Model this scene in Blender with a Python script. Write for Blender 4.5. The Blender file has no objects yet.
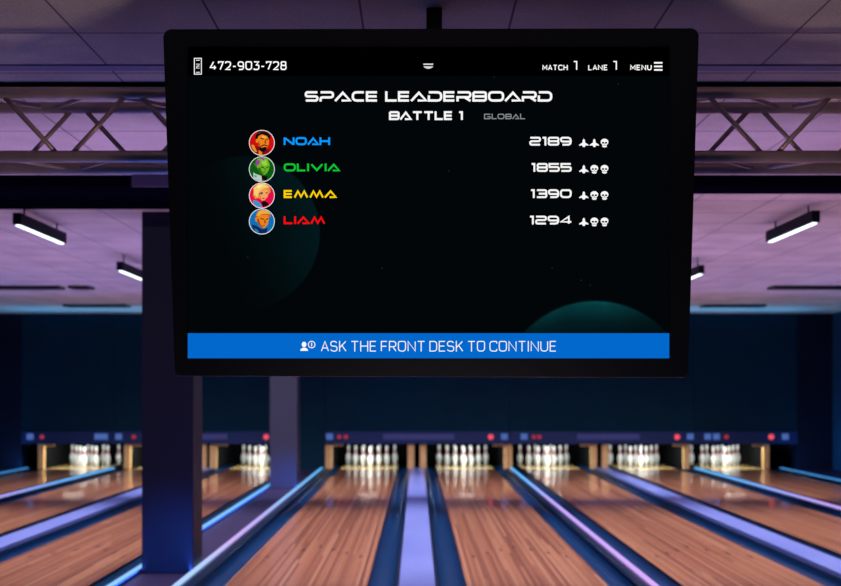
import bpy, bmesh, math, random
from mathutils import Vector, Matrix
random.seed(7)
SC = bpy.context.scene
COL = SC.collection
PI = math.pi

# ------------------------------------------------------------ camera, world, exposure
FPX = 1200.0                 # focal length in pixels of the 841 px wide frame
CH = 1.44                    # camera height above the lanes
VX, VY = 417.0, 391.0        # where the lanes vanish
H = 1.42                     # ceiling height above the camera
CEIL = CH + H
cam_d = bpy.data.cameras.new('camera')
cam = bpy.data.objects.new('camera', cam_d)
COL.objects.link(cam)
cam.location = (0, 0, CH)
cam.rotation_euler = (PI / 2, 0, 0)
cam_d.sensor_width = 36.0
cam_d.lens = FPX / 841.0 * 36.0
cam_d.shift_x = (420.5 - VX) / 841.0
cam_d.shift_y = (VY - 293.0) / 841.0
cam_d.clip_start = 0.05
cam_d.dof.use_dof = True
cam_d.dof.focus_distance = 4.2
cam_d.dof.aperture_fstop = 3.2
SC.camera = cam

w = bpy.data.worlds.new('world')
SC.world = w
w.use_nodes = True
w.node_tree.nodes['Background'].inputs[0].default_value = (0.02, 0.03, 0.10, 1)
w.node_tree.nodes['Background'].inputs[1].default_value = 0.3
SC.view_settings.view_transform = 'Standard'
SC.view_settings.look = 'None'
SC.view_settings.exposure = 0.0
SC.view_settings.gamma = 1.0


def lin(c):
    c = c / 255.0
    return c / 12.92 if c <= 0.04045 else ((c + 0.055) / 1.055) ** 2.4


def rgb(r, g, b):
    return (lin(r), lin(g), lin(b), 1.0)


def area(name, loc, rot, sx, sy, col, power, spread=180):
    d = bpy.data.lights.new(name, 'AREA')
    d.shape = 'RECTANGLE'
    d.size = sx
    d.size_y = sy
    d.color = col
    d.energy = power
    d.spread = math.radians(spread)
    o = bpy.data.objects.new(name, d)
    o.location = loc
    o.rotation_euler = rot
    COL.objects.link(o)
    return o


UP = (PI, 0, 0)
area('violet_uplight', (-4.2, 13.7, 1.55), UP, 6.5, 7.9, (0.28, 0.29, 1.0), 78, 140)
area('pink_uplight', (3.4, 13.7, 1.55), UP, 7.5, 7.9, (0.40, 0.34, 1.0), 84, 140)
area('mauve_uplight', (0.0, 7.5, 1.9), UP, 12.0, 2.6, (0.70, 0.42, 1.0), 60, 125)
area('blue_fill_uplight', (0.0, 4.3, 0.5), UP, 8.0, 2.0, (0.10, 0.3, 1.0), 4.5)
area('warm_front_uplight', (0.1, 3.25, 0.6), (PI - 0.45, 0, 0), 0.5, 0.3, (1.0, 0.70, 0.62), 14)
area('cyan_back_uplight', (-0.2, 20.9, 2.3), (PI + 0.2, 0, 0), 14.0, 0.9, (0.06, 0.5, 1.0), 62)
area('lane_downlight_near', (-0.2, 11.6, CEIL - 0.12), (0.0, 0, 0), 12.5, 6.2, (1.0, 0.81, 0.86), 450, 60)
area('lane_downlight_far', (-0.2, 17.7, CEIL - 0.12), (0.7, 0, 0), 12.5, 6.0, (1.0, 0.84, 0.92), 560, 80)

# ------------------------------------------------------------ materials
MATS = {}


def mat(name, col, rough=0.5, metal=0.0, spec=0.5, coat=0.0, emit=None, es=1.0):
    if name in MATS:
        return MATS[name]
    m = bpy.data.materials.new(name)
    m.use_nodes = True
    b = m.node_tree.nodes['Principled BSDF']
    b.inputs['Base Color'].default_value = col
    b.inputs['Roughness'].default_value = rough
    b.inputs['Metallic'].default_value = metal
    b.inputs['Specular IOR Level'].default_value = spec
    b.inputs['Coat Weight'].default_value = coat
    if emit:
        b.inputs['Emission Color'].default_value = emit
        b.inputs['Emission Strength'].default_value = es
    MATS[name] = m
    return m


def glow(name, col, s=1.0):
    if name in MATS:
        return MATS[name]
    m = bpy.data.materials.new(name)
    m.use_nodes = True
    nt = m.node_tree
    nt.nodes.clear()
    e = nt.nodes.new('ShaderNodeEmission')
    e.inputs[0].default_value = col
    e.inputs[1].default_value = s
    o = nt.nodes.new('ShaderNodeOutputMaterial')
    nt.links.new(e.outputs[0], o.inputs[0])
    MATS[name] = m
    return m


class N:
    """small node graph helper"""

    def __init__(self, m):
        self.nt = m.node_tree

    def new(self, t, **kw):
        n = self.nt.nodes.new(t)
        for k, v in kw.items():
            setattr(n, k, v)
        return n

    def link(self, a, b):
        self.nt.links.new(a, b)

    def math(self, op, a, b=None, c=None):
        n = self.new('ShaderNodeMath', operation=op)
        for i, v in enumerate((a, b, c)):
            if v is None:
                continue
            if isinstance(v, (int, float)):
                n.inputs[i].default_value = v
            else:
                self.link(v, n.inputs[i])
        return n.outputs[0]

    def ramp(self, fac, stops, interp='LINEAR'):
        r = self.new('ShaderNodeValToRGB')
        cr = r.color_ramp
        cr.interpolation = interp
        while len(cr.elements) < len(stops):
            cr.elements.new(0.5)
        for e, (p, c) in zip(cr.elements, stops):
            e.position = p
            e.color = c
        self.link(fac, r.inputs[0])
        return r.outputs[0]

    def noise(self, vec, scale, detail=2.0):
        n = self.new('ShaderNodeTexNoise')
        n.inputs['Scale'].default_value = scale
        n.inputs['Detail'].default_value = detail
        self.link(vec, n.inputs['Vector'])
        return n.outputs[0]


def noisy(name, c1, c2, scale, rough, spec=0.5, coat=0.0, bump=0.0, stretch=(1, 1, 1), metal=0.0):
    m = mat(name, c1, rough, metal, spec, coat)
    g = N(m)
    b = g.nt.nodes['Principled BSDF']
    tc = g.new('ShaderNodeTexCoord')
    mp = g.new('ShaderNodeMapping')
    mp.inputs['Scale'].default_value = stretch
    g.link(tc.outputs['Object'], mp.inputs[0])
    f = g.noise(mp.outputs[0], scale, 4)
    g.link(g.ramp(f, [(0.3, c1), (0.7, c2)]), b.inputs['Base Color'])
    if bump:
        bn = g.new('ShaderNodeBump')
        bn.inputs['Strength'].default_value = bump
        bn.inputs['Distance'].default_value = 0.004
        g.link(f, bn.inputs['Height'])
        g.link(bn.outputs[0], b.inputs['Normal'])
    return m


def wood_lane():
    m = mat('lane_wood', (0.4, 0.2, 0.1, 1), 0.28, 0, 0.5, 0.75)
    g = N(m)
    b = g.nt.nodes['Principled BSDF']
    b.inputs['Coat Roughness'].default_value = 0.07
    tc = g.new('ShaderNodeTexCoord')
    inf = g.new('ShaderNodeObjectInfo')
    sp = g.new('ShaderNodeSeparateXYZ')
    g.link(tc.outputs['Object'], sp.inputs[0])
    seed = g.math('MULTIPLY', inf.outputs['Random'], 37.0)
    bx = g.math('DIVIDE', sp.outputs[0], 1.054 / 39)
    idx = g.math('FLOOR', bx)
    cb = g.new('ShaderNodeCombineXYZ')
    g.link(idx, cb.inputs[0])
    g.link(seed, cb.inputs[1])
    wn = g.new('ShaderNodeTexWhiteNoise', noise_dimensions='3D')
    g.link(cb.outputs[0], wn.inputs['Vector'])
    seg = g.math('FLOOR', g.math('ADD', g.math('DIVIDE', sp.outputs[1], 5.0), g.math('MULTIPLY', wn.outputs[0], 9.0)))
    cb2 = g.new('ShaderNodeCombineXYZ')
    g.link(idx, cb2.inputs[0])
    g.link(seed, cb2.inputs[1])
    g.link(seg, cb2.inputs[2])
    wn2 = g.new('ShaderNodeTexWhiteNoise', noise_dimensions='3D')
    g.link(cb2.outputs[0], wn2.inputs['Vector'])
    mp = g.new('ShaderNodeMapping')
    mp.inputs['Scale'].default_value = (90, 0.1, 1)
    g.link(tc.outputs['Object'], mp.inputs[0])
    gr = g.noise(mp.outputs[0], 1.0, 4)
    f = g.math('ADD', g.math('MULTIPLY', wn2.outputs[0], 0.72), g.math('MULTIPLY', gr, 0.38))
    c = g.ramp(f, [(0.1, rgb(140, 92, 70)), (0.45, rgb(170, 114, 84)), (0.75, rgb(198, 142, 106)), (1.0, rgb(222, 174, 136))])
    fr = g.math('FRACT', bx)
    edge = g.math('LESS_THAN', fr, 0.07)
    mix = g.new('ShaderNodeMixRGB')
    mix.inputs[2].default_value = rgb(70, 36, 26)
    g.link(edge, mix.inputs[0])
    g.link(c, mix.inputs[1])
    g.link(mix.outputs[0], b.inputs['Base Color'])
    return m


def ceiling_mat():
    m = mat('ceiling_tile', (0.5, 0.5, 0.5, 1), 0.9, 0, 0.2)
    g = N(m)
    b = g.nt.nodes['Principled BSDF']
    tc = g.new('ShaderNodeTexCoord')
    sp = g.new('ShaderNodeSeparateXYZ')
    g.link(tc.outputs['Object'], sp.inputs[0])

    def line(v, per, ph, wd):
        t = g.math('FRACT', g.math('ADD', g.math('DIVIDE', g.math('ADD', v, -ph), per), 0.5))
        return g.math('LESS_THAN', g.math('ABSOLUTE', g.math('ADD', t, -0.5)), wd / per / 2)
    e = g.math('MAXIMUM', line(sp.outputs[0], 0.57, -0.21, 0.009), line(sp.outputs[1], 0.6, 4.76, 0.012))
    f = g.noise(tc.outputs['Object'], 120, 3)
    f2 = g.noise(tc.outputs['Object'], 2.2, 2)
    ff = g.math('ADD', g.math('MULTIPLY', f, 0.55), g.math('MULTIPLY', f2, 0.45))
    c = g.ramp(ff, [(0.32, rgb(172, 166, 164)), (0.65, rgb(214, 208, 204))])
    mix = g.new('ShaderNodeMixRGB')
    mix.inputs[2].default_value = rgb(110, 104, 112)
    g.link(e, mix.inputs[0])
    g.link(c, mix.inputs[1])
    g.link(mix.outputs[0], b.inputs['Base Color'])
    return m


def led_mat(name, stops, s):
    """a colour changing light strip: its diodes run from cyan to lavender along its length"""
    m = bpy.data.materials.new(name)
    m.use_nodes = True
    g = N(m)
    g.nt.nodes.clear()
    tc = g.new('ShaderNodeTexCoord')
    sp = g.new('ShaderNodeSeparateXYZ')
    g.link(tc.outputs['Object'], sp.inputs[0])
    f = g.math('DIVIDE', g.math('ADD', sp.outputs[1], -4.6), 17.4)
    e = g.new('ShaderNodeEmission')
    g.link(g.ramp(f, stops), e.inputs[0])
    e.inputs[1].default_value = s
    o = g.new('ShaderNodeOutputMaterial')
    g.link(e.outputs[0], o.inputs[0])
    return m


M_WOOD = wood_lane()
M_CEIL = ceiling_mat()
M_DECK = noisy('pin_deck_maple', rgb(206, 168, 100), rgb(232, 200, 134), 6, 0.25, 0.5, 0.6, 0, (12, 1, 1))
M_NAVY = noisy('navy_gutter', rgb(0, 42, 86), rgb(0, 52, 100), 3, 0.3, 0.35, 0.1)
M_RIDGE = mat('divider_navy', rgb(0, 28, 60), 0.3, 0, 0.5, 0.3)
M_CAP = noisy('cap_lavender', rgb(114, 136, 216), rgb(128, 150, 226), 2, 0.3, 0.5, 0.12, 0, (1, 0.4, 1))
M_MASK = noisy('masking_navy', rgb(6, 42, 60), rgb(8, 48, 68), 2.2, 0.8, 0.1)
M_FASC = mat('fascia_blue', rgb(14, 42, 96), 0.6, 0, 0.3)
M_TAN = noisy('kickback_tan', rgb(232, 184, 118), rgb(240, 200, 136), 5, 0.5, 0.4, 0, 0, (1, 1, 4))
M_PIT = mat('pit_black', rgb(10, 12, 16), 0.9, 0, 0.1)
M_WALL = noisy('wall_teal', rgb(20, 62, 92), rgb(28, 74, 104), 1.5, 0.85, 0.2)
M_DARK = noisy('wall_dark', rgb(16, 22, 40), rgb(20, 28, 48), 1.5, 0.9, 0.1)
M_FLOOR = noisy('floor_violet', rgb(34, 30, 66), rgb(42, 38, 76), 18, 0.45, 0.4, 0, 0.1)
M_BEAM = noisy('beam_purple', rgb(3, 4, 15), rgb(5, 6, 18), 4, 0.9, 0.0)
M_COLUMN = noisy('column_plum', rgb(8, 13, 42), rgb(11, 16, 47), 4, 0.55, 0.4)
M_TRUSS = noisy('truss_alloy', rgb(200, 176, 180), rgb(220, 196, 196), 9, 0.42, 0.5, 0, 0.0, (1, 1, 1), 0.45)
M_BLACK = mat('black_plastic', rgb(14, 15, 22), 0.5, 0, 0.3)
M_LAMPBODY = mat('lamp_housing', rgb(4, 6, 22), 0.6, 0, 0.12)
M_LAMP = glow('lamp_tube_white', (0.80, 0.92, 1.0, 1), 2.6)
M_LAMPC = glow('lamp_tube_cool', (0.45, 0.85, 1.0, 1), 6.0)
M_PIN = mat('pin_white', rgb(238, 240, 240), 0.25, 0, 0.5, 0.5)
M_RED = mat('pin_red', rgb(190, 30, 46), 0.3, 0, 0.5, 0.4)
M_PINLIGHT = glow('pin_light_tube', (1.0, 0.96, 0.88, 1), 12.0)
M_HOUSE = mat('tv_housing', rgb(2, 12, 24), 0.5, 0, 0.3)
M_RIM_HILITE = mat('tv_rim_highlight', rgb(40, 36, 48), 0.3, 0.4, 0.5)


# ------------------------------------------------------------ mesh helpers
class MB:
    def __init__(self):
        self.bm = bmesh.new()
        self.mi = 0

    def face(self, vs):
        try:
            f = self.bm.faces.new([self.bm.verts.new(v) for v in vs])
            f.material_index = self.mi
        except ValueError:
            pass
        return self

    def box(self, x0, x1, y0, y1, z0, z1, bev=0.0):
        r = bmesh.ops.create_cube(self.bm, size=1.0)
        vs = r['verts']
        for v in vs:
            v.co = Vector(((x0 + x1) / 2 + v.co.x * (x1 - x0), (y0 + y1) / 2 + v.co.y * (y1 - y0), (z0 + z1) / 2 + v.co.z * (z1 - z0)))
        fs = set(f for v in vs for f in v.link_faces)
        if bev:
            es = list(set(e for v in vs for e in v.link_edges))
            rr = bmesh.ops.bevel(self.bm, geom=es, offset=bev, segments=2, affect='EDGES', profile=0.5)
            fs = set(rr['faces']) | set(f for f in fs if f.is_valid)
        for f in fs:
            if f.is_valid:
                f.material_index = self.mi
        return self

    def tube(self, a, b, r, n=12, cap=True):
        a, b = Vector(a), Vector(b)
        d = (b - a).normalized()
        u = d.orthogonal().normalized()
        v = d.cross(u)
        ra = [self.bm.verts.new(a + (u * math.cos(2 * PI * i / n) + v * math.sin(2 * PI * i / n)) * r) for i in range(n)]
        rb = [self.bm.verts.new(b + (u * math.cos(2 * PI * i / n) + v * math.sin(2 * PI * i / n)) * r) for i in range(n)]
        for i in range(n):
            f = self.bm.faces.new((ra[i], ra[(i + 1) % n], rb[(i + 1) % n], rb[i]))
            f.smooth = True
            f.material_index = self.mi
        if cap:
            self.bm.faces.new(ra[::-1]).material_index = self.mi
            self.bm.faces.new(rb).material_index = self.mi
        return self

    def lathe(self, prof, n=20, c=(0, 0, 0)):
        rings = []
        for (r, z) in prof:
            if r < 1e-5:
                rings.append([self.bm.verts.new((c[0], c[1], c[2] + z))])
            else:
                rings.append([self.bm.verts.new((c[0] + r * math.cos(2 * PI * i / n), c[1] + r * math.sin(2 * PI * i / n), c[2] + z)) for i in range(n)])
        for p, q in zip(rings, rings[1:]):
            for i in range(n):
                j = (i + 1) % n
                if len(p) == 1:
                    vs = (p[0], q[j], q[i])
                elif len(q) == 1:
                    vs = (p[i], p[j], q[0])
                else:
                    vs = (p[i], p[j], q[j], q[i])
                f = self.bm.faces.new(vs)
                f.smooth = True
                f.material_index = self.mi
        return self

    def prism_xz(self, poly, y0, y1, bev=0.0):
        """a polygon in x and z, given thickness along y"""
        a = [self.bm.verts.new((x, y0, z)) for x, z in poly]
        b = [self.bm.verts.new((x, y1, z)) for x, z in poly]
        n = len(poly)
        fa = self.bm.faces.new(a)
        fb = self.bm.faces.new(b[::-1])
        fs = [fa, fb]
        for i in range(n):
            fs.append(self.bm.faces.new((a[i], b[i], b[(i + 1) % n], a[(i + 1) % n])))
        for f in fs:
            f.material_index = self.mi
        if bev:
            es = [e for e in fa.edges]
            bmesh.ops.bevel(self.bm, geom=es, offset=bev, segments=3, affect='EDGES', profile=0.5)
        return self

    def prism_xy_profile(self, prof, y0, y1):
        """an open profile in x and z swept along y (single surface)"""
        a = [self.bm.verts.new((x, y0, z)) for x, z in prof]
        b = [self.bm.verts.new((x, y1, z)) for x, z in prof]
        for i in range(len(prof) - 1):
            f = self.bm.faces.new((a[i], a[i + 1], b[i + 1], b[i]))
            f.smooth = True
            f.material_index = self.mi
        return self

    def build(self, name, mats, parent=None, normals=True):
        if normals:
            bmesh.ops.recalc_face_normals(self.bm, faces=self.bm.faces[:])
        me = bpy.data.meshes.new(name)
        self.bm.to_mesh(me)
        self.bm.free()
        if not isinstance(mats, (list, tuple)):
            mats = [mats]
        for m in mats:
            me.materials.append(m)
        o = bpy.data.objects.new(name, me)
        COL.objects.link(o)
        if parent is not None:
            o.parent = parent
        return o


def tag(o, label=None, cat=None, group=None, kind=None):
    if label:
        o['label'] = label
    if cat:
        o['category'] = cat
    if group:
        o['group'] = group
    if kind:
        o['kind'] = kind
    return o


def empty(name, loc, label, cat, group=None):
    o = bpy.data.objects.new(name, None)
    o.empty_display_size = 0.1
    o.location = loc
    COL.objects.link(o)
    return tag(o, label, cat, group)


KIDS = {}


def copy_tree(o, parent=None):
    c = o.copy()
    COL.objects.link(c)
    if parent is not None:
        c.parent = parent
    for ch in [x for x in bpy.data.objects if x.parent == o]:
        copy_tree(ch, c)
    return c


# ------------------------------------------------------------ the setting
XL, XR = -8.0, 7.62
YB, YF = -3.0, 24.9
tag(MB().box(XL, XR, YB, YF, CEIL, CEIL + 0.15).build('ceiling', M_CEIL), kind='structure')
tag(MB().box(XL, XR, YB, YF, -0.35, -0.16).build('floor', M_FLOOR), kind='structure')
tag(MB().box(XL - 0.2, XL, YB, YF, -0.35, CEIL + 0.15).build('wall_left', M_WALL), kind='structure')
tag(MB().box(XR, XR + 0.2, YB, YF, -0.35, CEIL + 0.15).build('wall_right', M_WALL), kind='structure')
tag(MB().box(XL, XR, YF, YF + 0.2, -0.35, CEIL + 0.15).build('wall_back', M_DARK), kind='structure')
tag(MB().box(XL, XR, YB - 0.2, YB, -0.35, CEIL + 0.15).build('wall_front', M_DARK), kind='structure')
# approach in front of the foul line, then the low floor strips beside and between the lanes
tag(MB().box(XL, XR, YB, 4.6, -0.16, 0.0).build('floor_approach', M_FLOOR), kind='structure')
tag(MB().box(-2.185, -1.765, 4.6, 22.0, -0.16, -0.005).build('floor_walkway', M_FLOOR), kind='structure')
# beam under the ceiling
tag(MB().box(XL, XR, 7.89, 8.17, CEIL - 0.079, CEIL, 0.003).build('ceiling_beam', M_BEAM), kind='structure')
tag(MB().box(XL, -1.2, 8.18, 9.3, CEIL - 0.012, CEIL).build('ceiling_panel_dark', M_BEAM), kind='structure')  # thin near-black panel flat on the ceiling, behind the beam
tag(MB().box(-1.87, -1.3, 7.86, 7.888, CEIL - 0.079, CEIL).build('trim_2', mat('capital_plum', rgb(50, 46, 80), 0.6)), kind='structure')
M_BANDB = mat('band_blue_grey', rgb(128, 128, 168), 0.7)
tag(MB().box(XL, XR, 5.22, 5.30, CEIL - 0.006, CEIL).build('ceiling_band', M_BANDB), kind='structure')  # narrow blue-grey band across the ceiling
tag(MB().box(XL, XR, 5.515, 5.545, CEIL - 0.02, CEIL).build('trim_4', M_BEAM), kind='structure')
# dark wall returns either side of the pinsetters
tag(MB().box(6.97, XR, 22.0, 22.4, -0.16, CEIL).build('wall_return_right', M_DARK), kind='structure')
tag(MB().box(XL, -7.25, 22.0, 22.4, -0.16, CEIL).build('wall_return_left', M_DARK), kind='structure')

# structural columns
for i, (d, lab) in enumerate(((9.5, 'wide plum square column standing nearest, on the walkway between two light strips'),
                              (17.75, 'far plum square column on the walkway, standing behind the nearest one'))):
    c = MB().box(-2.18, -1.77, d, d + 0.4, -0.005, CEIL, 0.008).build('column', M_COLUMN)
    tag(c, lab, 'column', 'columns on the walkway')
    c['kind'] = 'structure'

# ------------------------------------------------------------ lanes
OL = -3.85
Y0, YP, YE = 4.6, 22.15, 24.2     # foul line, start of the pin deck, end of the pin deck
LANES = [('bowling lane just to the left of the broad central lavender cover', -0.894, 'L1'),
         ('bowling lane just to the right of the broad central lavender cover', 0.894, 'R1'),
         ('second bowling lane to the right of the central lavender cover', 2.49, 'R2'),
         ('third bowling lane to the right of the central lavender cover', 4.27, 'R3'),
         ('narrowest looking bowling lane by the teal wall on the right', 5.87, 'R4'),
         ('bowling lane partly hidden by the columns, next left of the walkway', OL + 0.89, 'L2'),
         ('bowling lane on the left whose pins are hidden by the near column', OL - 0.89, 'L3'),
         ('bowling lane farthest left, beyond the lavender light strip', OL - 2.49, 'L4')]
GW = 0.20


def gutter_bm(x0, x1):
    n = 8
    pr = [(x0, 0.0), (x0, -0.01)]
    for i in range(n + 1):
        a = PI * i / n
        xm, r = (x0 + x1) / 2, (x1 - x0) / 2
        pr.append((xm - r * math.cos(a), -0.02 - 0.065 * math.sin(a)))
    pr += [(x1, -0.01), (x1, 0.0)]
    return MB().prism_xy_profile(pr, Y0, YE)


def make_lane(x, label):
    t = empty('bowling_lane', (x, 0, 0), label, 'bowling lane', 'bowling lanes side by side')
    MB().box(-0.527, 0.527, Y0, YP, -0.06, 0.0).build('lane_surface', M_WOOD, t)
    MB().box(-0.527, 0.527, YP, YE, -0.06, 0.0).build('pin_deck', M_DECK, t)
    gutter_bm(-0.527 - GW, -0.527).build('gutter', M_NAVY, t)
    gutter_bm(0.527, 0.527 + GW).build('gutter', M_NAVY, t)
    ma = mat('arrow_dark', rgb(46, 20, 24), 0.4, 0, 0.4)
    for k in range(-3, 4):
        ax = k * 0.135
        ay = 11.15 - abs(k) * 0.22
        MB().prism_flat([(ax - 0.016, ay - 0.1), (ax, ay - 0.07), (ax + 0.016, ay - 0.1), (ax, ay + 0.07)], 0.0015).build('arrow_mark', ma, t)
    return t


def prism_flat(self, poly, h):
    a = [self.bm.verts.new((x, y, 0.0)) for x, y in poly]
    b = [self.bm.verts.new((x, y, h)) for x, y in poly]
    n = len(poly)
    self.bm.faces.new(b)
    for i in range(n):
        self.bm.faces.new((a[i], a[(i + 1) % n], b[(i + 1) % n], b[i]))
    return self


MB.prism_flat = prism_flat
lane0 = make_lane(0, 'x')
for i, (lab, x, nm) in enumerate(LANES):
    o = lane0 if i == 0 else copy_tree(lane0)
    o.location = (x, 0, 0)
    o['label'] = lab

# wide caps between two lanes of a pair
for (x, hw, lab) in ((0.0, 0.132, 'broad lavender ball return cover straight ahead under the television'),
                     (3.38, 0.132, 'wide periwinkle ball return cover in the right half, between two lanes'),
                     (OL, 0.132, 'wide periwinkle ball return cover in the left half, running behind the nearest column')):
    t = empty('ball_return', (x, 0, 0), lab, 'ball return cover', 'ball return covers between paired lanes')
    MB().box(-hw, hw, Y0, 21.95, -0.16, 0.045, 0.008).build('cap_top', M_CAP, t)
    for s in (-1, 1):
        MB().box(s * (hw + 0.016) - 0.0135, s * (hw + 0.016) + 0.0135, Y0, 21.95, -0.15, 0.012).build('side_trim', M_RIDGE, t)

CY, LV, WH, PK = (0.10, 0.48, 1.0, 1), (0.55, 0.34, 0.86, 1), (0.36, 0.60, 1.0, 1), (0.66, 0.36, 0.80, 1)
ledA = led_mat('led_walkway_left', [(0.0, (0.3, 0.62, 1, 1)), (0.6, (0.22, 0.55, 1, 1)), (1.0, CY)], 1.1)
ledB = led_mat('led_walkway_right', [(0.0, WH), (0.28, (0.42, 0.62, 1, 1)), (0.38, (0.62, 0.42, 0.9, 1)), (0.5, (0.5, 0.42, 0.95, 1)), (0.62, (0.3, 0.55, 1, 1)), (1.0, CY)], 1.1)
ledR = led_mat('led_divider', [(0.0, PK), (0.35, LV), (0.6, (0.5, 0.34, 0.9, 1)), (0.8, (0.15, 0.45, 1, 1)), (1.0, CY)], 1.25)
ledW = led_mat('led_by_wall', [(0.0, CY), (1.0, (0.06, 0.35, 0.9, 1))], 0.8)
# low dividers: (x0, x1, led x0, led x1, led, label)
for (x0, x1, l0, l1, lm, lab) in (
        (1.621, 1.763, 1.70, 1.735, ledR, 'navy lane divider with a lavender light strip right of the central lanes'),
        (4.997, 5.143, 5.06, 5.10, ledR, 'navy lane divider with a lavender light strip near the right wall'),
        (6.597, 6.70, 6.62, 6.66, ledW, 'navy lane edge with a blue light strip at the foot of the right wall'),
        (-1.765, -1.621, -1.755, -1.72, ledB, 'navy divider with a white light strip along the right side of the walkway'),
        (-2.232, -2.187, -2.224, -2.196, ledA, 'navy divider with a pale blue light strip along the left side of the walkway'),
        (OL - 1.763, OL - 1.617, OL - 1.71, OL - 1.67, ledR, 'navy lane divider with a lavender light strip in the left half'),
        (OL - 3.32, OL - 3.217, OL - 3.28, OL - 3.24, ledW, 'navy lane edge with a blue light strip at the foot of the left wall')):
    xm = (x0 + x1) / 2
    t = empty('lane_divider', (xm, 0, 0), lab, 'lane divider', 'low dividers with light strips')
    MB().box(x0 - xm, x1 - xm, Y0, 21.95, -0.16, 0.03, 0.006).build('divider_body', M_RIDGE, t)
    MB().box(l0 - xm, l1 - xm, Y0, 21.9, 0.029, 0.048, 0.004).build('light_strip', lm, t)

for (x, tilt, col, pw) in ((-1.80, -0.9, (0.04, 0.16, 1.0), 60), (-2.16, 0.9, (0.03, 0.16, 1.0), 25)):
    area('strip_glow', (x, 12.5, 0.03), (PI, tilt * -1, 0), 0.03, 15.0, col, pw)
for y_ in (8.3, 16.8):  # added spots without fixtures, to turn the column fronts blue
    sl = bpy.data.lights.new('column_blue_fill', 'SPOT')
    sl.color = (0.02, 0.14, 1.0)
    sl.energy = 45
    sl.spot_size = math.radians(50)
    sl.spot_blend = 1.0
    sl.shadow_soft_size = 0.04
    so = bpy.data.objects.new('column_blue_fill', sl)
    so.location = (-1.97, y_, 0.06)
    so.rotation_euler = (math.radians(98), 0, 0)
    COL.objects.link(so)
area('wall_strip_glow', (6.72, 17.0, 0.05), (PI, 0.7, 0), 0.04, 10.0, (0.06, 0.42, 1.0), 40)
area('wall_strip_glow', (OL - 3.36, 17.0, 0.05), (PI, -0.7, 0), 0.04, 10.0, (0.06, 0.42, 1.0), 40)

# side floor beyond the outer lanes
tag(MB().box(6.70, XR, 4.6, 22.0, -0.16, -0.005).build('floor_side_right', M_FLOOR), kind='structure')
tag(MB().box(XL, OL - 3.32, 4.6, 22.0, -0.16, -0.005).build('floor_side_left', M_FLOOR), kind='structure')

# ------------------------------------------------------------ pinsetters with masks
YM = 22.0
FB, FT = 0.47, 0.70     # fascia bottom and top above the lanes
M_RL = glow('indicator_red', (1.0, 0.10, 0.14, 1), 0.9)
M_RD = glow('indicator_red_dim', (0.55, 0.05, 0.08, 1), 0.6)
M_BL = glow('number_light', (0.12, 0.24, 0.75, 1), 0.55)
M_BAR = glow('name_panel', (0.08, 0.08, 0.30, 1), 0.45)


def kick(x0, x1, t, side):
    """side panel of the pit: post with a top arm reaching over the lane"""
    m = MB()
    m.box(x0, x1, YM + 0.06, YM + 0.2, 0.002, FB + 0.02, 0.006)
    m.build('kickback', M_TAN, t)
    MB().box(x0 + 0.01, x1 - 0.01, YM + 0.2, YE, 0.002, FB + 0.02).build('side_board', M_PIT, t)
    if side:
        xa, xb = (x1, x1 + 0.2) if side > 0 else (x0 - 0.2, x0)
        MB().box(xa, xb, YM + 0.08, YM + 0.12, FB - 0.05, FB + 0.02, 0.004).build('top_arm', M_TAN, t)


def mask(xc, xa, xb, label, kicks, blobs, reds, dims, bar, lanes):
    t = empty('masking_unit', (xc, YM, 0), label, 'pinsetter mask', 'pinsetter masks across the end wall')
    t.location = (xc, 0, 0)
    a, b = xa - xc, xb - xc
    MB().box(a + 0.003, b - 0.003, YM, YM + 0.06, FT, CEIL, 0.004).build('mask_panel', M_MASK, t)
    f = MB().box(a + 0.003, b - 0.003, YM - 0.04, YM + 0.03, FB, FT, 0.006).build('fascia', M_FASC, t)
    for x in blobs:
        MB().box(x - xc - 0.06, x - xc + 0.06, YM - 0.05, YM - 0.035, 0.55, 0.66, 0.004).build('number_panel', M_BL, f)
    for x, m_ in [(x, M_RL) for x in reds] + [(x, M_RD) for x in dims]:
        MB().tube((x - xc, YM - 0.06, 0.60), (x - xc, YM - 0.035, 0.60), 0.05 if m_ is M_RL else 0.04, 16).build('indicator_lamp', m_, f)
    if bar:
        MB().box(bar[0] - xc, bar[1] - xc, YM - 0.05, YM - 0.035, 0.55, 0.655, 0.004).build('name_panel', M_BAR, f)
    for (k0, k1, s) in kicks:
        kick(k0 - xc, k1 - xc, t, s)
    for x in lanes:
        MB().box(x - xc - 0.27, x - xc + 0.27, YM + 0.08, YM + 0.16, 0.50, 0.53).build('pin_lamp', M_BLACK, t)
        MB().tube((x - xc - 0.17, YM + 0.12, 0.486), (x - xc + 0.17, YM + 0.12, 0.486), 0.013, 10).build('pin_lamp_tube', M_PINLIGHT, t)
        la = area('pin_lamp_light', (x, YM + 0.2, 0.56), (math.radians(50), 0, 0), 0.85, 0.05, (0.92, 1.0, 0.97), 17)
    MB().box(a + 0.003, b - 0.003, YM + 0.03, YE, 0.76, 0.80).build('pit_roof', M_PIT, t)
    MB().box(a + 0.003, b - 0.003, YE, YE + 0.05, 0.0, 0.80).build('pit_curtain', M_PIT, t)
    return t


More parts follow.
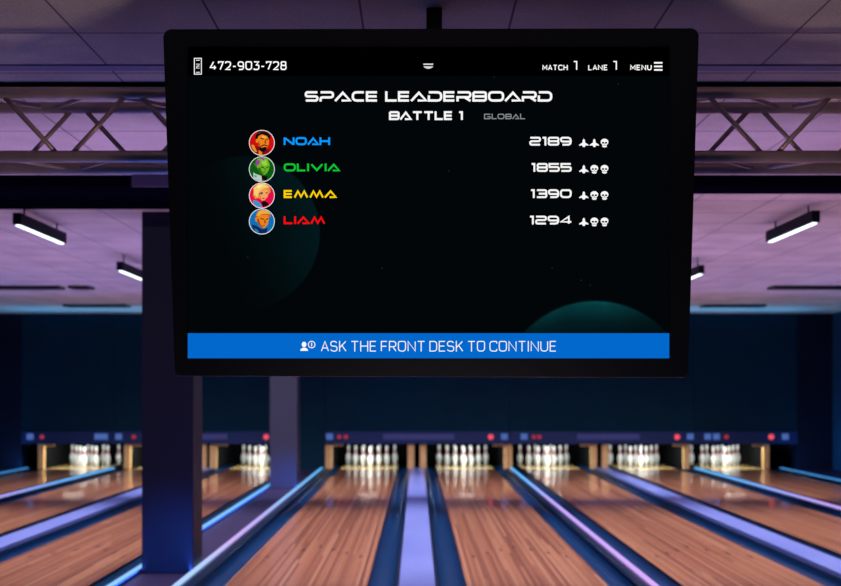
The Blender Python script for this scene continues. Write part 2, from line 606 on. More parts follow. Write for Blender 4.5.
mask(0, -1.69, 1.69, 'navy pinsetter mask straight ahead, over the two central racks of pins',
     [(-1.69, -1.56, 1), (-0.17, -0.05, 0), (0.05, 0.17, 0), (1.60, 1.685, -1)],
     [-1.6, 1.6], [1.35], [-1.42, -1.30], (-0.62, 0.68), [-0.894, 0.894])
mask(3.4, 1.69, 5.07, 'navy pinsetter mask to the right, over the second and third racks',
     [(1.695, 1.75, 0), (3.2, 3.31, -1), (3.40, 3.52, 0), (4.91, 5.01, -1)],
     [1.96, 5.0], [4.76], [2.14, 2.24], (2.93, 4.07), [2.49, 4.27])
mask(6.0, 5.07, 6.97, 'half width navy pinsetter mask beside the right wall',
     [(6.38, 6.48, -1)],
     [5.32, 5.48, 6.74], [6.48], [5.66], None, [5.87])
mask(OL, OL - 1.69, -2.16, 'navy pinsetter mask to the left, seen between the two columns',
     [(-5.39, -5.28, 1), (OL - 0.14, OL - 0.02, 0), (OL + 0.04, OL + 0.16, 1), (-2.29, -2.17, 0)],
     [-5.46, -2.5], [-2.76], [-5.18], (-4.6, -3.47), [OL + 0.89, OL - 0.89])
mask(-6.4, -7.25, OL - 1.69, 'half width navy pinsetter mask beside the left wall',
     [(-6.97, -6.872, 1)],
     [-7.08, -5.84, -5.72], [], [-6.86], None, [OL - 2.49])
tag(MB().box(-2.157, -1.693, YM, YM + 0.06, -0.16, CEIL, 0.004).build('closing_panel', M_MASK),
    'plain dark navy panel reaching the floor behind the far column', 'panel')

# ------------------------------------------------------------ bowling pins
I = 0.0254
PROF = [(0, 0), (1.0, 0), (1.12, .3), (1.41, .75), (1.82, 2.25), (2.08, 3.375), (2.39, 4.5), (2.36, 5.2), (2.28, 5.875), (1.85, 7.25), (1.24, 8.625), (.98, 9.375), (.90, 10.0),
        (.94, 10.875), (1.03, 11.75), (1.20, 12.625), (1.27, 13.5), (1.16, 14.2), (.82, 14.75), (.4, 14.97), (0, 15.0)]


def rad(z):
    for (r0, z0), (r1, z1) in zip(PROF, PROF[1:]):
        if z0 <= z <= z1 and z1 > z0:
            return r0 + (r1 - r0) * (z - z0) / (z1 - z0)
    return 1.0


pin0 = empty('bowling_pin', (0, 0, 0), 'x', 'bowling pin')
MB().lathe([(r * I, z * I) for r, z in PROF], 20).build('pin_body', M_PIN, pin0)
st = MB()
for z0, z1 in ((8.5, 9.25), (9.9, 10.7)):
    zs = [z0, (z0 + z1) / 2, z1]
    st.lathe([(rad(z0) * I * 0.99, z0 * I)] + [((rad(z) + 0.05) * I, z * I) for z in zs] + [(rad(z1) * I * 0.99, z1 * I)], 20)
st.build('neck_stripe', M_RED, pin0)
RACK = {'L1': 'rack left of the central cap', 'R1': 'rack right of the central cap', 'R2': 'rack second right of the central cap',
        'R3': 'rack third right of the central cap', 'R4': 'rack nearest the right wall', 'L2': 'rack just left of the far column',
        'L3': 'rack hidden by the near column', 'L4': 'rack farthest left in the hall'}
POS = []
names = [['front head pin'], ['second row left', 'second row right'], ['third row left', 'third row middle', 'third row right'],
         ['back row far left', 'back row inner left', 'back row inner right', 'back row far right']]
for r in range(4):
    for c in range(r + 1):
        POS.append(((c - r / 2) * 0.3048, r * 0.264, names[r][c]))
first = True
for (_, x, nm) in LANES:
    for (dx, dy, pn) in POS:
        p = pin0 if first else copy_tree(pin0)
        first = False
        p.location = (x + dx, 22.9 + dy, 0.0)
        p['label'] = 'bowling pin, ' + pn + ', ' + RACK[nm]
        p['group'] = 'pins of the ' + RACK[nm]

# ------------------------------------------------------------ ceiling fittings
def make_lamp():
    t = empty('pendant_lamp', (0, 0, 0), 'x', 'ceiling lamp', 'linear pendant lamps')
    L = 1.2
    MB().box(-0.032, 0.032, 0, L, -0.09, 0, 0.005).build('lamp_housing', M_LAMPBODY, t)
    MB().box(-0.018, 0.018, 0.03, L - 0.03, -0.1, -0.089, 0.003).build('light_tube', M_LAMP, t)
    for y in (0.18, L - 0.18):
        MB().tube((0, y, -0.004), (0, y, CEIL - 2.765), 0.007, 8).build('hanging_rod', M_LAMPBODY, t)
    return t


lamp0 = make_lamp()
spots = [(3.0, 9.02, 'black linear pendant lamp with white light, nearest on the right side'),
         (-3.05, 9.14, 'black linear pendant lamp with white light, nearest on the left side'),
         (3.0, 12.65, 'black linear pendant lamp farther back, half hidden by the television'),
         (-3.05, 12.3, 'black linear pendant lamp farther back, half hidden by the near column')]
for i, (x, y, lab) in enumerate(spots):
    o = lamp0 if i == 0 else copy_tree(lamp0)
    o.location = (x, y, 2.80 if y < 10 else 2.768)
    o['label'] = lab

for (x0, x1, y, lab) in ((4.8, 6.3, 16.3, 'long dark ceiling slot nearer on the right side'),
                         (-6.3, -4.82, 16.3, 'long dark ceiling slot nearer on the left side'),
                         (4.7, 5.72, 19.8, 'short dark ceiling slot farther back on the right side'),
                         (-5.8, -4.76, 19.8, 'short dark ceiling slot farther back on the left side'),
                         (-4.7, -4.42, 16.3, 'very short dark ceiling slot beside the long left one')):
    t = empty('ceiling_vent', ((x0 + x1) / 2, y, CEIL), lab, 'ceiling vent', 'linear ceiling vents')
    hw = (x1 - x0) / 2
    f = MB()
    f.box(-hw, hw, -0.16, -0.13, -0.035, 0).box(-hw, hw, 0.13, 0.16, -0.035, 0).box(-hw, -hw + 0.03, -0.13, 0.13, -0.035, 0).box(hw - 0.03, hw, -0.13, 0.13, -0.035, 0)
    f.build('vent_frame', M_BLACK, t)
    s = MB()
    for k in range(5):
        y_ = -0.1 + k * 0.05
        s.box(-hw + 0.03, hw - 0.03, y_ - 0.012, y_ + 0.012, -0.03, -0.006)
    s.build('vent_slats', M_BLACK, t)

# ------------------------------------------------------------ truss
t = empty('lighting_truss', (0, 4.65, 2.32), 'long square alloy truss of tubes running across behind the television', 'truss')
YT0, YT1 = -0.12, 0.12
zt, zb = 0.245, 0.005
for y in (YT0, YT1):
    for z in (zt, zb):
        MB().tube((XL + 0.02, y, z), (XR - 0.02, y, z), 0.0225, 18).build('chord', M_TRUSS, t)
P = 0.517


def zig(p_of, name, phase):
    """lacing mirrored about the middle; p_of(x, s) gives the end on the first (s=0) or second chord"""
    for sg in (-1, 1):
        m = MB()
        pts = []
        xx = phase - math.ceil(phase / P) * P
        while xx < 7.4:
            pts.append((xx, 0))
            pts.append((xx + P / 2, 1))
            xx += P
        for (xa, sa), (xb_, sb) in zip(pts, pts[1:]):
            e = 0.018 * (1 if xb_ > xa else -1)
            if xa < 0 or xb_ > 7.5:
                continue
            m.tube(p_of(sg * (xa + e), sa), p_of(sg * (xb_ - e), sb), 0.0095, 10)
        m.build(name, M_TRUSS, t)


zig(lambda x, s: (x, YT0, zt if s == 0 else zb), 'front_lacing', 1.072)
zig(lambda x, s: (x, YT1, zt if s == 0 else zb), 'rear_lacing', 1.345)
zig(lambda x, s: (x, YT0 if s == 0 else YT1, zt), 'top_lacing', 1.2)
zig(lambda x, s: (x, YT0 if s == 0 else YT1, zb), 'bottom_lacing', 1.1)

# ------------------------------------------------------------ television
YS = 4.2
S = FPX / YS


def px(x, y):
    return ((x - VX) / S, CH + (VY - y) / S)


tv = empty('television', (0, YS, CH), 'huge black television hung from the ceiling, showing a space leaderboard', 'television')
TZ = CH


def lp(x, y):
    return ((x - VX) / S, (VY - 0.3 - y) / S)


def rounded(poly, r, n=6):
    out = []
    k = len(poly)
    for i in range(k):
        a, b, c = Vector(poly[i - 1]), Vector(poly[i]), Vector(poly[(i + 1) % k])
        u, v = (a - b).normalized(), (c - b).normalized()
        ang = u.angle(v)
        t_ = r / math.tan(ang / 2)
        p0, p1 = b + u * t_, b + v * t_
        cen = b + (u + v).normalized() * (r / math.sin(ang / 2))
        a0 = math.atan2(p0.y - cen.y, p0.x - cen.x)
        a1 = math.atan2(p1.y - cen.y, p1.x - cen.x)
        d = a1 - a0
        while d > PI:
            d -= 2 * PI
        while d < -PI:
            d += 2 * PI
        for j in range(n + 1):
            q = a0 + d * j / n
            out.append((cen.x + r * math.cos(q), cen.y + r * math.sin(q)))
    return out


outl = rounded([(163, 29), (699, 28), (688, 376), (175, 374.5)], 6.5)
MB().prism_xz([lp(*p) for p in outl], 0.0, 0.075, 0.006).build('housing', M_HOUSE, tv)
rim = rounded([(174.2, 369), (688.5, 370.5), (688.1, 377.2), (174.8, 375.6)], 2.5)
MB().prism_xz([lp(*p) for p in rim], 0.006, 0.05, 0.002).build('rim_highlight', M_RIM_HILITE, tv)  # lighter strip: the lower edge's highlight put into its colour
m = MB()
m.box(-0.55, 0.55, 0.075, 0.13, 0.25, 0.95, 0.01)
m.build('rear_casing', M_BLACK, tv)
m = MB()
m.box(0.035 - 0.12, 0.035 + 0.12, 0.13, 0.17, 0.5, 0.8, 0.004)
m.box(0.064 - 0.029, 0.064 + 0.029, 0.243, 0.295, 0.5, H, 0.004)
m.box(0.064 - 0.02, 0.064 + 0.02, 0.16, 0.25, 0.6, 0.66, 0.003)
m.build('ceiling_mount', M_BLACK, tv)

# the screen: black picture with two dim planets
ms = bpy.data.materials.new('screen_picture')
ms.use_nodes = True
g = N(ms)
g.nt.nodes.clear()
tc = g.new('ShaderNodeTexCoord')
sp = g.new('ShaderNodeSeparateXYZ')
g.link(tc.outputs['Object'], sp.inputs[0])


def planet(cx, cy, rr, lx, lz, lo):
    x0, z0 = lp(cx, cy)
    R = rr / S
    dx = g.math('DIVIDE', g.math('ADD', sp.outputs[0], -x0), R)
    dz = g.math('DIVIDE', g.math('ADD', sp.outputs[2], -z0), R)
    r2 = g.math('ADD', g.math('MULTIPLY', dx, dx), g.math('MULTIPLY', dz, dz))
    r_ = g.math('SQRT', r2)
    inside = g.new('ShaderNodeMapRange')
    inside.inputs['From Min'].default_value = 1.01
    inside.inputs['From Max'].default_value = 0.985
    g.link(r_, inside.inputs['Value'])
    dirn = g.math('ADD', g.math('MULTIPLY', dx, lx), g.math('MULTIPLY', dz, lz))
    sh = g.new('ShaderNodeMapRange')
    sh.inputs['From Min'].default_value = lo
    sh.inputs['From Max'].default_value = 1.0
    g.link(dirn, sh.inputs['Value'])
    shp = g.math('POWER', sh.outputs[0], 1.6)
    return g.math('MULTIPLY', inside.outputs[0], shp)


p1 = planet(243, 233, 77, 0.93, 0.37, -0.35)
p2 = planet(595, 396, 95.5, -0.12, 0.99, 0.45)
tot = g.math('ADD', g.math('MULTIPLY', p1, 0.28), g.math('MULTIPLY', p2, 0.85))
nz = g.noise(tc.outputs['Object'], 5.0, 4)
tot = g.math('MULTIPLY', tot, g.math('ADD', g.math('MULTIPLY', nz, 1.1), 0.45))
colr = g.ramp(tot, [(0.0, rgb(2, 6, 8)), (0.35, rgb(3, 28, 32)), (0.75, rgb(6, 58, 62)), (1.0, rgb(14, 88, 88))])
e = g.new('ShaderNodeEmission')
g.link(colr, e.inputs[0])
o_ = g.new('ShaderNodeOutputMaterial')
g.link(e.outputs[0], o_.inputs[0])
x0, z0 = lp(188, 358)
x1, z1 = lp(669, 47)
scr = MB().box(x0, x1, -0.004, 0.002, z0, z1).build('screen', ms, tv)
tag(scr, 'black screen with leaderboard text and two dim teal planets')

G_WHITE = glow('pixels_white', rgb(250, 250, 250))
G_GREY = glow('pixels_grey', rgb(140, 144, 146))
G_BLACKBAR = glow('pixels_black', rgb(0, 0, 0))
G_BLUE = glow('pixels_banner_blue', rgb(2, 104, 204))
G_NOAH = glow('pixels_noah_blue', rgb(10, 152, 255))
G_OLIV = glow('pixels_green', rgb(14, 196, 50))
G_EMMA = glow('pixels_yellow', rgb(255, 210, 4))
G_LIAM = glow('pixels_red', rgb(255, 8, 12))


def flat(m, pts, layer=1):
    """a filled polygon on the screen, points in picture units"""
    m.face([(lp(x, y)[0], -0.004 - 0.0005 * layer, lp(x, y)[1]) for x, y in pts])


def disc(m, cx, cy, r, layer, n=28, ry=None):
    flat(m, [(cx + r * math.cos(2 * PI * i / n), cy + (ry or r) * math.sin(2 * PI * i / n)) for i in range(n)], layer)


def stroke(m, pts, th, layer=1, closed=False):
    """mitred ribbon"""
    pts = [Vector(p) for p in pts]
    q = [pts[0]]
    for p in pts[1:]:
        if (p - q[-1]).length > 1e-4:
            q.append(p)
    pts = q
    n = len(pts)
    L, R_ = [], []
    for i in range(n):
        if closed:
            a, c = pts[i - 1], pts[(i + 1) % n]
        else:
            a, c = pts[max(i - 1, 0)], pts[min(i + 1, n - 1)]
        b = pts[i]
        d0 = (b - a) if (b - a).length > 1e-6 else (c - b)
        d1 = (c - b) if (c - b).length > 1e-6 else (b - a)
        d0, d1 = d0.normalized(), d1.normalized()
        n0, n1 = Vector((-d0.y, d0.x)), Vector((-d1.y, d1.x))
        mm = (n0 + n1)
        if mm.length < 1e-3:
            mm = n0
        mm.normalize()
        k = min(1.0 / max(mm.dot(n0), 0.2), 1.7)
        L.append(b + mm * th / 2 * k)
        R_.append(b - mm * th / 2 * k)
    for i in range(n if closed else n - 1):
        j = (i + 1) % n
        flat(m, [L[i], L[j], R_[j], R_[i]], layer)


def roundline(pts, r):
    """round the inner corners of an open polyline"""
    out = [pts[0]]
    for i in range(1, len(pts) - 1):
        a, b, c = Vector(pts[i - 1]), Vector(pts[i]), Vector(pts[i + 1])
        la, lc = (a - b).length, (c - b).length
        t_ = min(r, la / 2, lc / 2)
        p0 = b + (a - b).normalized() * t_
        p1 = b + (c - b).normalized() * t_
        for j in range(6):
            s_ = j / 5
            out.append(tuple(p0 * (1 - s_) ** 2 + b * 2 * s_ * (1 - s_) + p1 * s_ ** 2))
    out.append(pts[-1])
    return out


# glyphs: width, list of (points, rounded?) in a unit box, y up
O_ = [(.5, 1), (1, 1), (1, 0), (0, 0), (0, 1), (.5, 1)]
TECH = {
    'S': (0.86, [([(1, 1), (0, 1), (0, .5), (1, .5), (1, 0), (0, 0)], 1)]),
    'P': (0.92, [([(0, -.12), (0, .38), (1, .38), (1, 1), (0, 1)], 1)]),
    'A': (1.16, [([(0, -.06), (.5, .95), (.96, 0), (.42, 0)], 0)]),
    'C': (0.82, [([(1, 1), (0, 1), (0, 0), (1, 0)], 1)]),
    'E': (0.74, [([(1, 1), (0, 1), (0, 0), (1, 0)], 0), ([(0, .5), (.97, .5)], 0)]),
    'L': (0.71, [([(0, 1.12), (0, 0), (1.08, 0)], 0)]),
    'D': (0.92, [([(0, .62), (0, 0), (1, 0), (1, 1), (0, 1)], 2)]),
    'R': (0.95, [([(0, -.12), (0, .4), (1, .4), (1, 1), (0, 1)], 3), ([(.55, .4), (1.02, -.05)], 0)]),
    'B': (0.92, [([(0, 1), (1, 1), (1, .5), (.1, .5)], 1), ([(.9, .5), (1, .5), (1, 0), (0, 0), (0, 1)], 2)]),
    'O': (1.04, [(O_, 1)]),
    'T': (0.92, [([(0, 1), (1, 1)], 0), ([(.5, 1), (.5, -.12)], 0)]),
    'G': (1.0, [([(1, 1), (0, 1), (0, 0), (1, 0), (1, .45), (.5, .45)], 2)]),
    'N': (0.98, [([(0, -.1), (0, 1.1)], 0), ([(.06, .98), (.94, .02)], 0), ([(1, -.1), (1, 1.1)], 0)]),
    'H': (0.95, [([(0, -.12), (0, 1.12)], 0), ([(1, -.12), (1, 1.12)], 0), ([(0, .5), (1, .5)], 0)]),
    'I': (0.1, [([(.5, -.12), (.5, 1.12)], 0)]),
    'V': (1.1, [([(0, 1), (.5, .06), (1, 1)], 0)]),
    'M': (1.3, [([(0, -.06), (.25, .95), (.5, .05), (.75, .95), (1, -.06)], 0)]),
    '0': (1.05, [(O_, 1)]),
    '1': (0.36, [([(0, 1), (.8, 1), (.8, -.12)], 0)]),
    '2': (1.0, [([(0, 1), (1, 1), (1, .5), (0, .5), (0, 0), (1, 0)], 1)]),
    '3': (1.0, [([(0, 1), (1, 1), (1, .5), (.2, .5)], 1), ([(.9, .5), (1, .5), (1, 0), (0, 0)], 2)]),
    '4': (1.02, [([(.8, 0), (.8, 1), (0, .25), (1.05, .25)], 0)]),
    '5': (1.0, [([(1, 1), (0, 1), (0, .55), (1, .55), (1, 0), (0, 0)], 2)]),
    '8': (1.0, [([(.5, 1), (1, 1), (1, .5), (0, .5), (0, 1), (.5, 1)], 1), ([(.5, .5), (1, .5), (1, 0), (0, 0), (0, .5), (.5, .5)], 1)]),
    '9': (1.0, [([(.15, 0), (1, 0), (1, 1), (0, 1), (0, .45), (.95, .45)], 1)]),
    ' ': (0.22, []),
}
SANS = {
    'A': (1.0, [([(0, 0), (.5, 1), (1, 0)], 0), ([(.18, .32), (.82, .32)], 0)]),
    'S': (.88, [([(.95, .85), (.75, 1), (0, 1), (0, .52), (1, .5), (1, 0), (.25, 0), (0, .16)], 1)]),
    'K': (.9, [([(0, -.05), (0, 1.05)], 0), ([(.95, 1), (.05, .38)], 0), ([(.35, .6), (1, 0)], 0)]),
    'T': (.95, [([(0, 1), (1, 1)], 0), ([(.5, 1), (.5, -.05)], 0)]),
    'H': (.98, [([(0, -.05), (0, 1.05)], 0), ([(1, -.05), (1, 1.05)], 0), ([(0, .52), (1, .52)], 0)]),
    'E': (.8, [([(1, 1), (0, 1), (0, 0), (1, 0)], 0), ([(0, .52), (.9, .52)], 0)]),
    'F': (.78, [([(1, 1), (0, 1), (0, 0)], 0), ([(0, .5), (.9, .5)], 0)]),
    'R': (.9, [([(0, 0), (0, 1), (1, 1), (1, .45), (0, .45)], 3), ([(.55, .45), (1, 0)], 0)]),
    'O': (1.0, [(O_, 1)]),
    'N': (1.0, [([(0, 0), (0, 1), (1, 0), (1, 1)], 0)]),
    'D': (.95, [([(0, .5), (0, 0), (1, 0), (1, 1), (0, 1), (0, .5)], 2)]),
    'C': (.95, [([(1, .78), (1, 1), (0, 1), (0, 0), (1, 0), (1, .22)], 1)]),
    'I': (.1, [([(.5, -.05), (.5, 1.05)], 0)]),
    'U': (.95, [([(0, 1), (0, 0), (1, 0), (1, 1)], 1)]),
    'M': (1.15, [([(0, 0), (0, 1), (.5, .3), (1, 1), (1, 0)], 0)]),
    'L': (.72, [([(0, 1), (0, 0), (1, 0)], 0)]),
    '0': (1.05, [(O_, 1)]),
    '1': (.42, [([(0, 1), (.9, 1), (.9, 0)], 0)]),
    '2': (.88, [([(0, .8), (0, 1), (1, 1), (1, .5), (0, 0), (1, 0)], 4)]),
    '3': (.88, [([(0, 1), (.95, 1), (.45, .58), (1, .58), (1, 0), (0, 0), (0, .15)], 5)]),
    '4': (1.05, [([(.72, 0), (.72, .5)], 0), ([(.55, 1), (0, .26), (1, .26)], 0)]),
    '7': (.85, [([(0, .8), (0, 1), (1, 1), (.35, 0)], 0)]),
    '8': (.92, [([(.5, 1), (.95, 1), (.95, .53), (.05, .53), (.05, 1), (.5, 1)], 1), ([(.5, .53), (1, .53), (1, 0), (0, 0), (0, .53), (.5, .53)], 1)]),
    '9': (.95, [([(.15, 0), (1, 0), (1, 1), (0, 1), (0, .42), (1, .42)], 1)]),
    '-': (.5, [([(0, .4), (1, .4)], 0)]),
    ' ': (.04, []),
}


def text(name, mat_, s, x0, x1, yt, yb, th, font, rr, gap, layer=2):
    """lay the words between x0 and x1, one part per word; yt, yb are the outer top and bottom of the capitals"""
    ws = [font[c][0] for c in s]
    n = len(s)
    kern = [(-1.1 * th / 2.4 * (1.0 if font is TECH else 0.6)) if 'A' in s[i:i + 2] and i + 1 < n and ' ' not in s[i:i + 2] else 0.0 for i in range(n)]
    fixed = (n - 1) * gap + n * th + sum(kern)
    k = (x1 - x0 - fixed) / sum(ws)
    x = x0 + th / 2
    hgt = (yb - yt) - th
    m = MB()
    for i, (c, w_) in enumerate(zip(s, ws)):
        W = w_ * k
        for pts, rd in font[c][1]:
            pp = [(x + u * W, yb - th / 2 - v * hgt) for u, v in pts]
            if rd == 1:
                pp = roundline(pp, rr)
            elif rd in (2, 3):      # keep the left hand corners sharp
                pp = part_round(pp, pts, rr, lambda u, v: u > 0.5)
            elif rd == 4:
                pp = part_round(pp, pts, rr, lambda u, v: v > 0.3)
            elif rd == 5:
                pp = part_round(pp, pts, rr, lambda u, v: v < 0.6 and (u > .9 or u < .1))
            stroke(m, pp, th, layer)
        x += W + th + gap + kern[i]
        if c == ' ':
            screen_part(name, m, mat_)
            m = MB()
    screen_part(name, m, mat_)


def part_round(pp, pts, r, cond):
    out = [pp[0]]
    for i in range(1, len(pp) - 1):
        if cond(*pts[i]):
            seg = roundline([pp[i - 1], pp[i], pp[i + 1]], r)
            out += seg[1:-1]
        else:
            out.append(pp[i])
    out.append(pp[-1])
    return out


def screen_part(name, m, mats):
    o = m.build(name, mats, scr, normals=False)
    return o


# header strip
m = MB(); flat(m, [(188, 47), (669, 47), (669, 76), (188, 76)], 1)
screen_part('header_bar', m, G_BLACKBAR)
text('lane_code_text', G_WHITE, '472-903-728', 210.0, 286.8, 61.3, 70.2, 1.3, SANS, 3.0, 1.2)
m = MB()
stroke(m, [(194.6, 58.4), (201.6, 58.4), (201.6, 74.2), (194.6, 74.2)], 0.8, 2, True)
stroke(m, [(196.2, 60.3), (200, 60.3)], 0.7, 2)
stroke(m, [(196.2, 72.4), (200, 72.4)], 0.7, 2)
stroke(m, [(196.4, 64.2), (199.8, 64.2), (196.4, 68.2), (199.8, 68.2)], 0.6, 2)
stroke(m, [(196.4, 66.2), (199.8, 66.2)], 0.5, 2)
screen_part('phone_icon', m, G_WHITE)
m = MB()
flat(m, [(423.4, 63.6), (433.2, 63.6), (433.2, 65.0), (423.4, 65.0)], 2)
flat(m, [(423.4, 66.4), (433.2, 66.4), (432.2, 67.6), (429.6, 68.8), (427, 68.8), (424.4, 67.6)], 2)
screen_part('pull_down_icon', m, glow('pixels_pale', rgb(215, 215, 215)))
text('header_text', G_WHITE, 'MATCH', 542.2, 567.6, 64.8, 70.4, 1.0, SANS, 1.6, 0.9)
text('header_text', G_WHITE, '1', 573.0, 577.4, 61.0, 70.4, 1.25, SANS, 1.5, 0.5)
text('header_text', G_WHITE, 'LANE', 588.0, 607.4, 64.8, 70.4, 1.0, SANS, 1.6, 0.9)
text('header_text', G_WHITE, '1', 612.6, 617.0, 61.0, 70.4, 1.25, SANS, 1.5, 0.5)
text('header_text', G_WHITE, 'MENU', 630.0, 651.4, 64.8, 70.4, 1.0, SANS, 1.8, 0.9)
m = MB()
for yy in (62.9, 66.5, 70.0):
    flat(m, [(653.8, yy - 0.8), (662.2, yy - 0.8), (662.2, yy + 0.8), (653.8, yy + 0.8)], 2)
screen_part('menu_icon', m, G_WHITE)
text('title_text', G_WHITE, 'SPACE LEADERBOARD', 304.8, 552.2, 91.2, 101.7, 2.3, TECH, 4.0, 0.9)
text('battle_text', G_WHITE, 'BATTLE 1', 389, 463.5, 111.2, 120.1, 2.0, TECH, 3.2, 0.6)
text('global_text', G_GREY, 'GLOBAL', 484, 525, 113.8, 119.2, 0.95, TECH, 2.2, 0.9)

for (s, x1_, yt, c) in (('NOAH', 330.2, 136.9, G_NOAH), ('OLIVIA', 340.6, 163.1, G_OLIV), ('EMMA', 337.3, 189.7, G_EMMA), ('LIAM', 325.4, 215.8, G_LIAM)):
    text('player_name', c, s, 283.8, x1_, yt + 0.2, yt + 8.3, 1.9, TECH, 3.6, 0.9)


def ship(m, cx, cy):
    flat(m, [(cx, cy - 4.4), (cx + 1.1, cy - 3), (cx + 1.3, cy - 0.6), (cx + 4.6, cy + 1.6), (cx + 4.6, cy + 2.6), (cx + 1.8, cy + 2.2), (cx + 0.9, cy + 3.9),
             (cx - 0.9, cy + 3.9), (cx - 1.8, cy + 2.2), (cx - 4.6, cy + 2.6), (cx - 4.6, cy + 1.6), (cx - 1.3, cy - 0.6), (cx - 1.1, cy - 3)], 2)


def skull(m, cx, cy):
    m.mi = 0
    disc(m, cx, cy - 1.1, 3.9, 2, 24, 3.3)
    flat(m, [(cx - 2.1, cy + 1.4), (cx + 2.1, cy + 1.4), (cx + 2.4, cy + 3.2), (cx + 1.4, cy + 4.2), (cx - 1.4, cy + 4.2), (cx - 2.4, cy + 3.2)], 2)
    m.mi = 1
    disc(m, cx - 1.5, cy - 0.3, 1.2, 3, 12, 1.0)
    disc(m, cx + 1.5, cy - 0.3, 1.2, 3, 12, 1.0)
    flat(m, [(cx, cy + 0.4), (cx + 0.6, cy + 1.3), (cx - 0.6, cy + 1.3)], 3)
    flat(m, [(cx - 2.0, cy + 2.1), (cx + 2.0, cy + 2.1), (cx + 2.0, cy + 2.5), (cx - 2.0, cy + 2.5)], 3)
    m.mi = 0


for (s, xa, yt, ic) in (('2189', 529.2, 136.8, 'AAS'), ('1855', 530.6, 163.0, 'ASS'), ('1390', 530.0, 189.2, 'ASS'), ('1294', 529.0, 215.6, 'ASS')):
    text('score_text', G_WHITE, s, xa, 571.5, yt, yt + 8.8, 1.85, TECH, 3.2, 0.7)
    for i, k in enumerate(ic):
        cx, cy = (583.6, 594.1, 604.3)[i], yt + 6.3
        m = MB()
        if k == 'A':
            ship(m, cx, cy)
            screen_part('spaceship_icon', m, G_WHITE)
        else:
            skull(m, cx, cy)
            screen_part('skull_icon', m, [G_WHITE, G_BLACKBAR])

# banner
m = MB(); flat(m, [(188, 333), (669, 333), (669, 358), (188, 358)], 1)
screen_part('banner_bar', m, G_BLUE)
text('banner_text', G_WHITE, 'ASK THE FRONT DESK TO CONTINUE', 321.0, 556.2, 340.7, 351.3, 0.95, SANS, 3.0, 1.6)
m = MB()
disc(m, 304.2, 344.2, 2.3, 2, 20, 2.7)
flat(m, [(300.4, 350.6), (300.8, 348.8), (303.2, 347.4), (305.4, 347.4), (307.8, 348.8), (308.2, 350.6)], 2)
ringp = [(311.8 + 3.3 * math.cos(2 * PI * i / 24), 344.3 + 3.3 * math.sin(2 * PI * i / 24)) for i in range(24)]
stroke(m, ringp, 0.8, 2, True)
stroke(m, [(311.8, 342.4), (311.8, 346.2)], 0.9, 2)
screen_part('help_desk_icon', m, G_WHITE)

# faint stars
m = MB()
for (x, y) in ((382, 268), (552, 268), (581, 280), (618, 84), (494, 77), (590, 285), (248, 257), (449, 171)):
    disc(m, x, y, 0.5, 1, 8)
screen_part('stars', m, glow('pixels_star', rgb(44, 50, 50)))['kind'] = 'stuff'


# avatars: flat drawn portraits in round frames; layers are (colour, points) in zoomed units
def avatar(cx, cy, zx, zy, layers):
    """(zx, zy) is the portrait centre in the drawing's own units, 8.245 to a picture unit"""
    mats = [G_WHITE]
    idx = {}
    m = MB()
    m.mi = 0
    disc(m, cx, cy, 12.85, 1, 40)
    for li, (c, pts) in enumerate(layers):
        if c not in idx:
            idx[c] = len(mats)
            mats.append(glow('portrait_%02x%02x%02x' % c, rgb(*c)))
        m.mi = idx[c]
        if pts == 'bg':
            disc(m, cx, cy, 12.3, 1.4, 40)
            continue
        q = []
        for (x, y) in pts:
            u, v = (x - zx) / 8.245, (y - zy) / 8.245
            r = math.hypot(u, v)
            if r > 12.2:
                u, v = u * 12.2 / r, v * 12.2 / r
            q.append((cx + u, cy + v))
        flat(m, q, 1.6 + li * 0.15)
    screen_part('player_portrait', m, mats)


SK, SKD, BK = (236, 130, 30), (150, 70, 22), (20, 12, 12)
avatar(262, 142.8, 148, 130, [
    ((206, 14, 18), 'bg'),
    ((120, 16, 20), [(60, 150), (120, 165), (190, 190), (215, 175), (205, 215), (150, 240), (90, 220)]),
    ((220, 150, 40), [(62, 145), (84, 150), (110, 205), (92, 205), (70, 175)]),
    (BK, [(92, 120), (96, 70), (118, 36), (160, 22), (205, 36), (222, 74), (212, 110), (120, 130)]),
    (SK, [(96, 104), (112, 96), (122, 74), (150, 60), (190, 74), (208, 98), (206, 140), (188, 176), (160, 186), (132, 170), (116, 130), (98, 126)]),
    (SKD, [(122, 110), (134, 150), (150, 178), (134, 168), (118, 132)]),
    ((250, 176, 70), [(150, 70), (184, 78), (180, 92), (150, 88)]),
    (SKD, [(172, 104), (180, 106), (186, 134), (170, 138)]),
    ((70, 40, 24), [(112, 44), (150, 26), (200, 36), (196, 46), (150, 40), (120, 60)]),
    (BK, [(136, 88), (166, 96), (168, 104), (138, 98)]),
    (BK, [(182, 102), (204, 94), (206, 100), (184, 110)]),
    (BK, [(138, 156), (168, 142), (196, 152), (194, 160), (168, 152), (142, 164)]),
    (BK, [(126, 160), (146, 172), (170, 164), (190, 166), (184, 190), (164, 208), (136, 200)]),
    (SK, [(122, 190), (150, 206), (150, 235), (122, 230)]),
])
GR, GD, PU = (110, 176, 40), (52, 110, 26), (150, 62, 150)
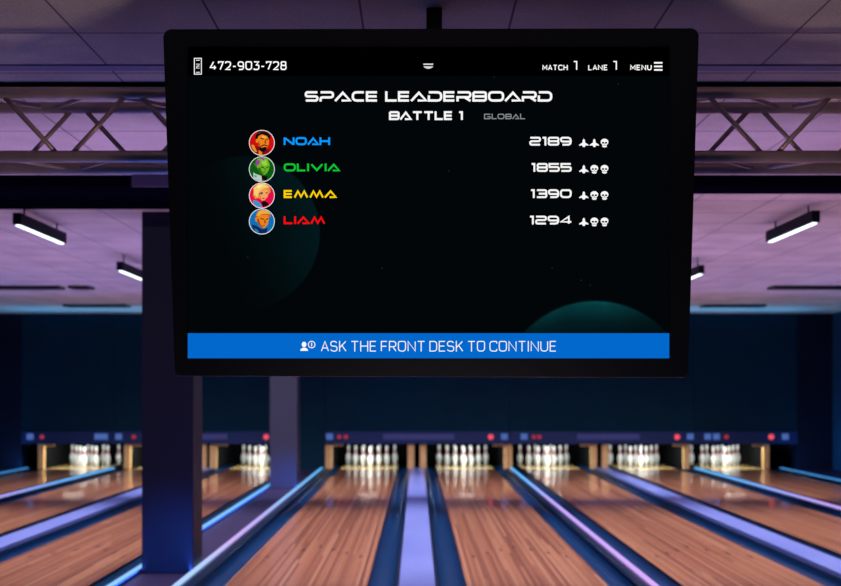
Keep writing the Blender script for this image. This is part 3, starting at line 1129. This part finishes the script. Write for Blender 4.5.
avatar(262, 169.2, 148, 346, [
    ((10, 92, 18), 'bg'),
    ((190, 200, 190), [(78, 372), (100, 386), (150, 402), (190, 410), (190, 440), (130, 450), (80, 420)]),
    ((30, 160, 200), [(86, 392), (104, 396), (108, 412), (90, 412)]),
    (BK, [(144, 392), (176, 402), (196, 404), (190, 440), (150, 440)]),
    (GD, [(76, 300), (98, 290), (120, 340), (130, 372), (108, 340)]),
    (GR, [(100, 296), (112, 262), (150, 246), (196, 262), (214, 310), (206, 350), (184, 384), (160, 396), (132, 372), (112, 340)]),
    ((150, 210, 60), [(150, 262), (184, 268), (196, 310), (170, 318), (146, 300)]),
    (GD, [(112, 340), (134, 330), (146, 360), (168, 392), (150, 392), (130, 372)]),
    (PU, [(98, 312), (100, 272), (128, 270), (134, 292), (112, 318)]),
    (PU, [(124, 256), (150, 246), (172, 266), (168, 282), (146, 262)]),
    (BK, [(142, 322), (166, 330), (164, 338), (144, 332)]),
    (BK, [(186, 330), (204, 322), (204, 330), (188, 338)]),
    (GD, [(156, 366), (182, 366), (176, 374), (160, 374)]),
    (GD, [(170, 336), (178, 336), (180, 356), (172, 356)]),
])
BLD, BLS = (246, 206, 110), (214, 150, 50)
avatar(262, 195.4, 148, 130, [
    ((226, 14, 74), 'bg'),
    ((40, 150, 210), [(78, 168), (110, 176), (140, 200), (150, 225), (110, 225), (76, 195)]),
    (BK, [(140, 190), (165, 172), (200, 190), (206, 212), (160, 226)]),
    (BLS, [(76, 130), (84, 60), (120, 30), (170, 28), (212, 60), (220, 100), (200, 120), (120, 150), (96, 160)]),
    ((244, 162, 96), [(118, 104), (140, 80), (190, 76), (204, 104), (196, 140), (170, 170), (148, 172), (122, 148)]),
    (BLD, [(84, 120), (80, 70), (120, 34), (172, 30), (210, 62), (190, 66), (150, 76), (124, 100), (112, 146), (94, 130)]),
    ((206, 110, 50), [(120, 112), (130, 104), (140, 150), (150, 170), (136, 160)]),
    ((255, 232, 160), [(104, 60), (124, 44), (160, 40), (150, 52), (118, 72)]),
    ((30, 110, 150), [(132, 114), (156, 114), (152, 121), (136, 121)]),
    (BK, [(132, 106), (156, 104), (156, 114), (136, 114)]),
    (BK, [(180, 104), (198, 106), (196, 114), (182, 113)]),
    ((206, 20, 30), [(150, 150), (174, 150), (168, 160), (156, 160)]),
])
avatar(262, 221.4, 148, 346, [
    ((14, 112, 180), 'bg'),
    ((16, 40, 80), [(64, 370), (100, 380), (150, 410), (196, 400), (190, 440), (130, 452), (76, 416)]),
    ((30, 120, 190), [(84, 400), (110, 412), (130, 438), (100, 430)]),
    ((190, 96, 20), [(98, 320), (104, 276), (130, 252), (190, 254), (222, 284), (220, 310), (120, 330)]),
    (SK, [(94, 318), (108, 312), (124, 292), (200, 290), (206, 330), (196, 372), (166, 402), (132, 388), (112, 350), (96, 342)]),
    ((236, 170, 60), [(104, 300), (118, 264), (150, 250), (196, 258), (222, 290), (196, 282), (150, 284), (122, 300)]),
    (SKD, [(108, 330), (122, 320), (136, 370), (166, 400), (134, 388), (112, 350)]),
    (SKD, [(168, 332), (176, 334), (184, 358), (168, 362)]),
    (BK, [(134, 318), (166, 324), (166, 332), (138, 326)]),
    (BK, [(182, 326), (202, 318), (202, 326), (184, 334)]),
    (SKD, [(150, 376), (178, 374), (172, 380), (154, 382)]),
])
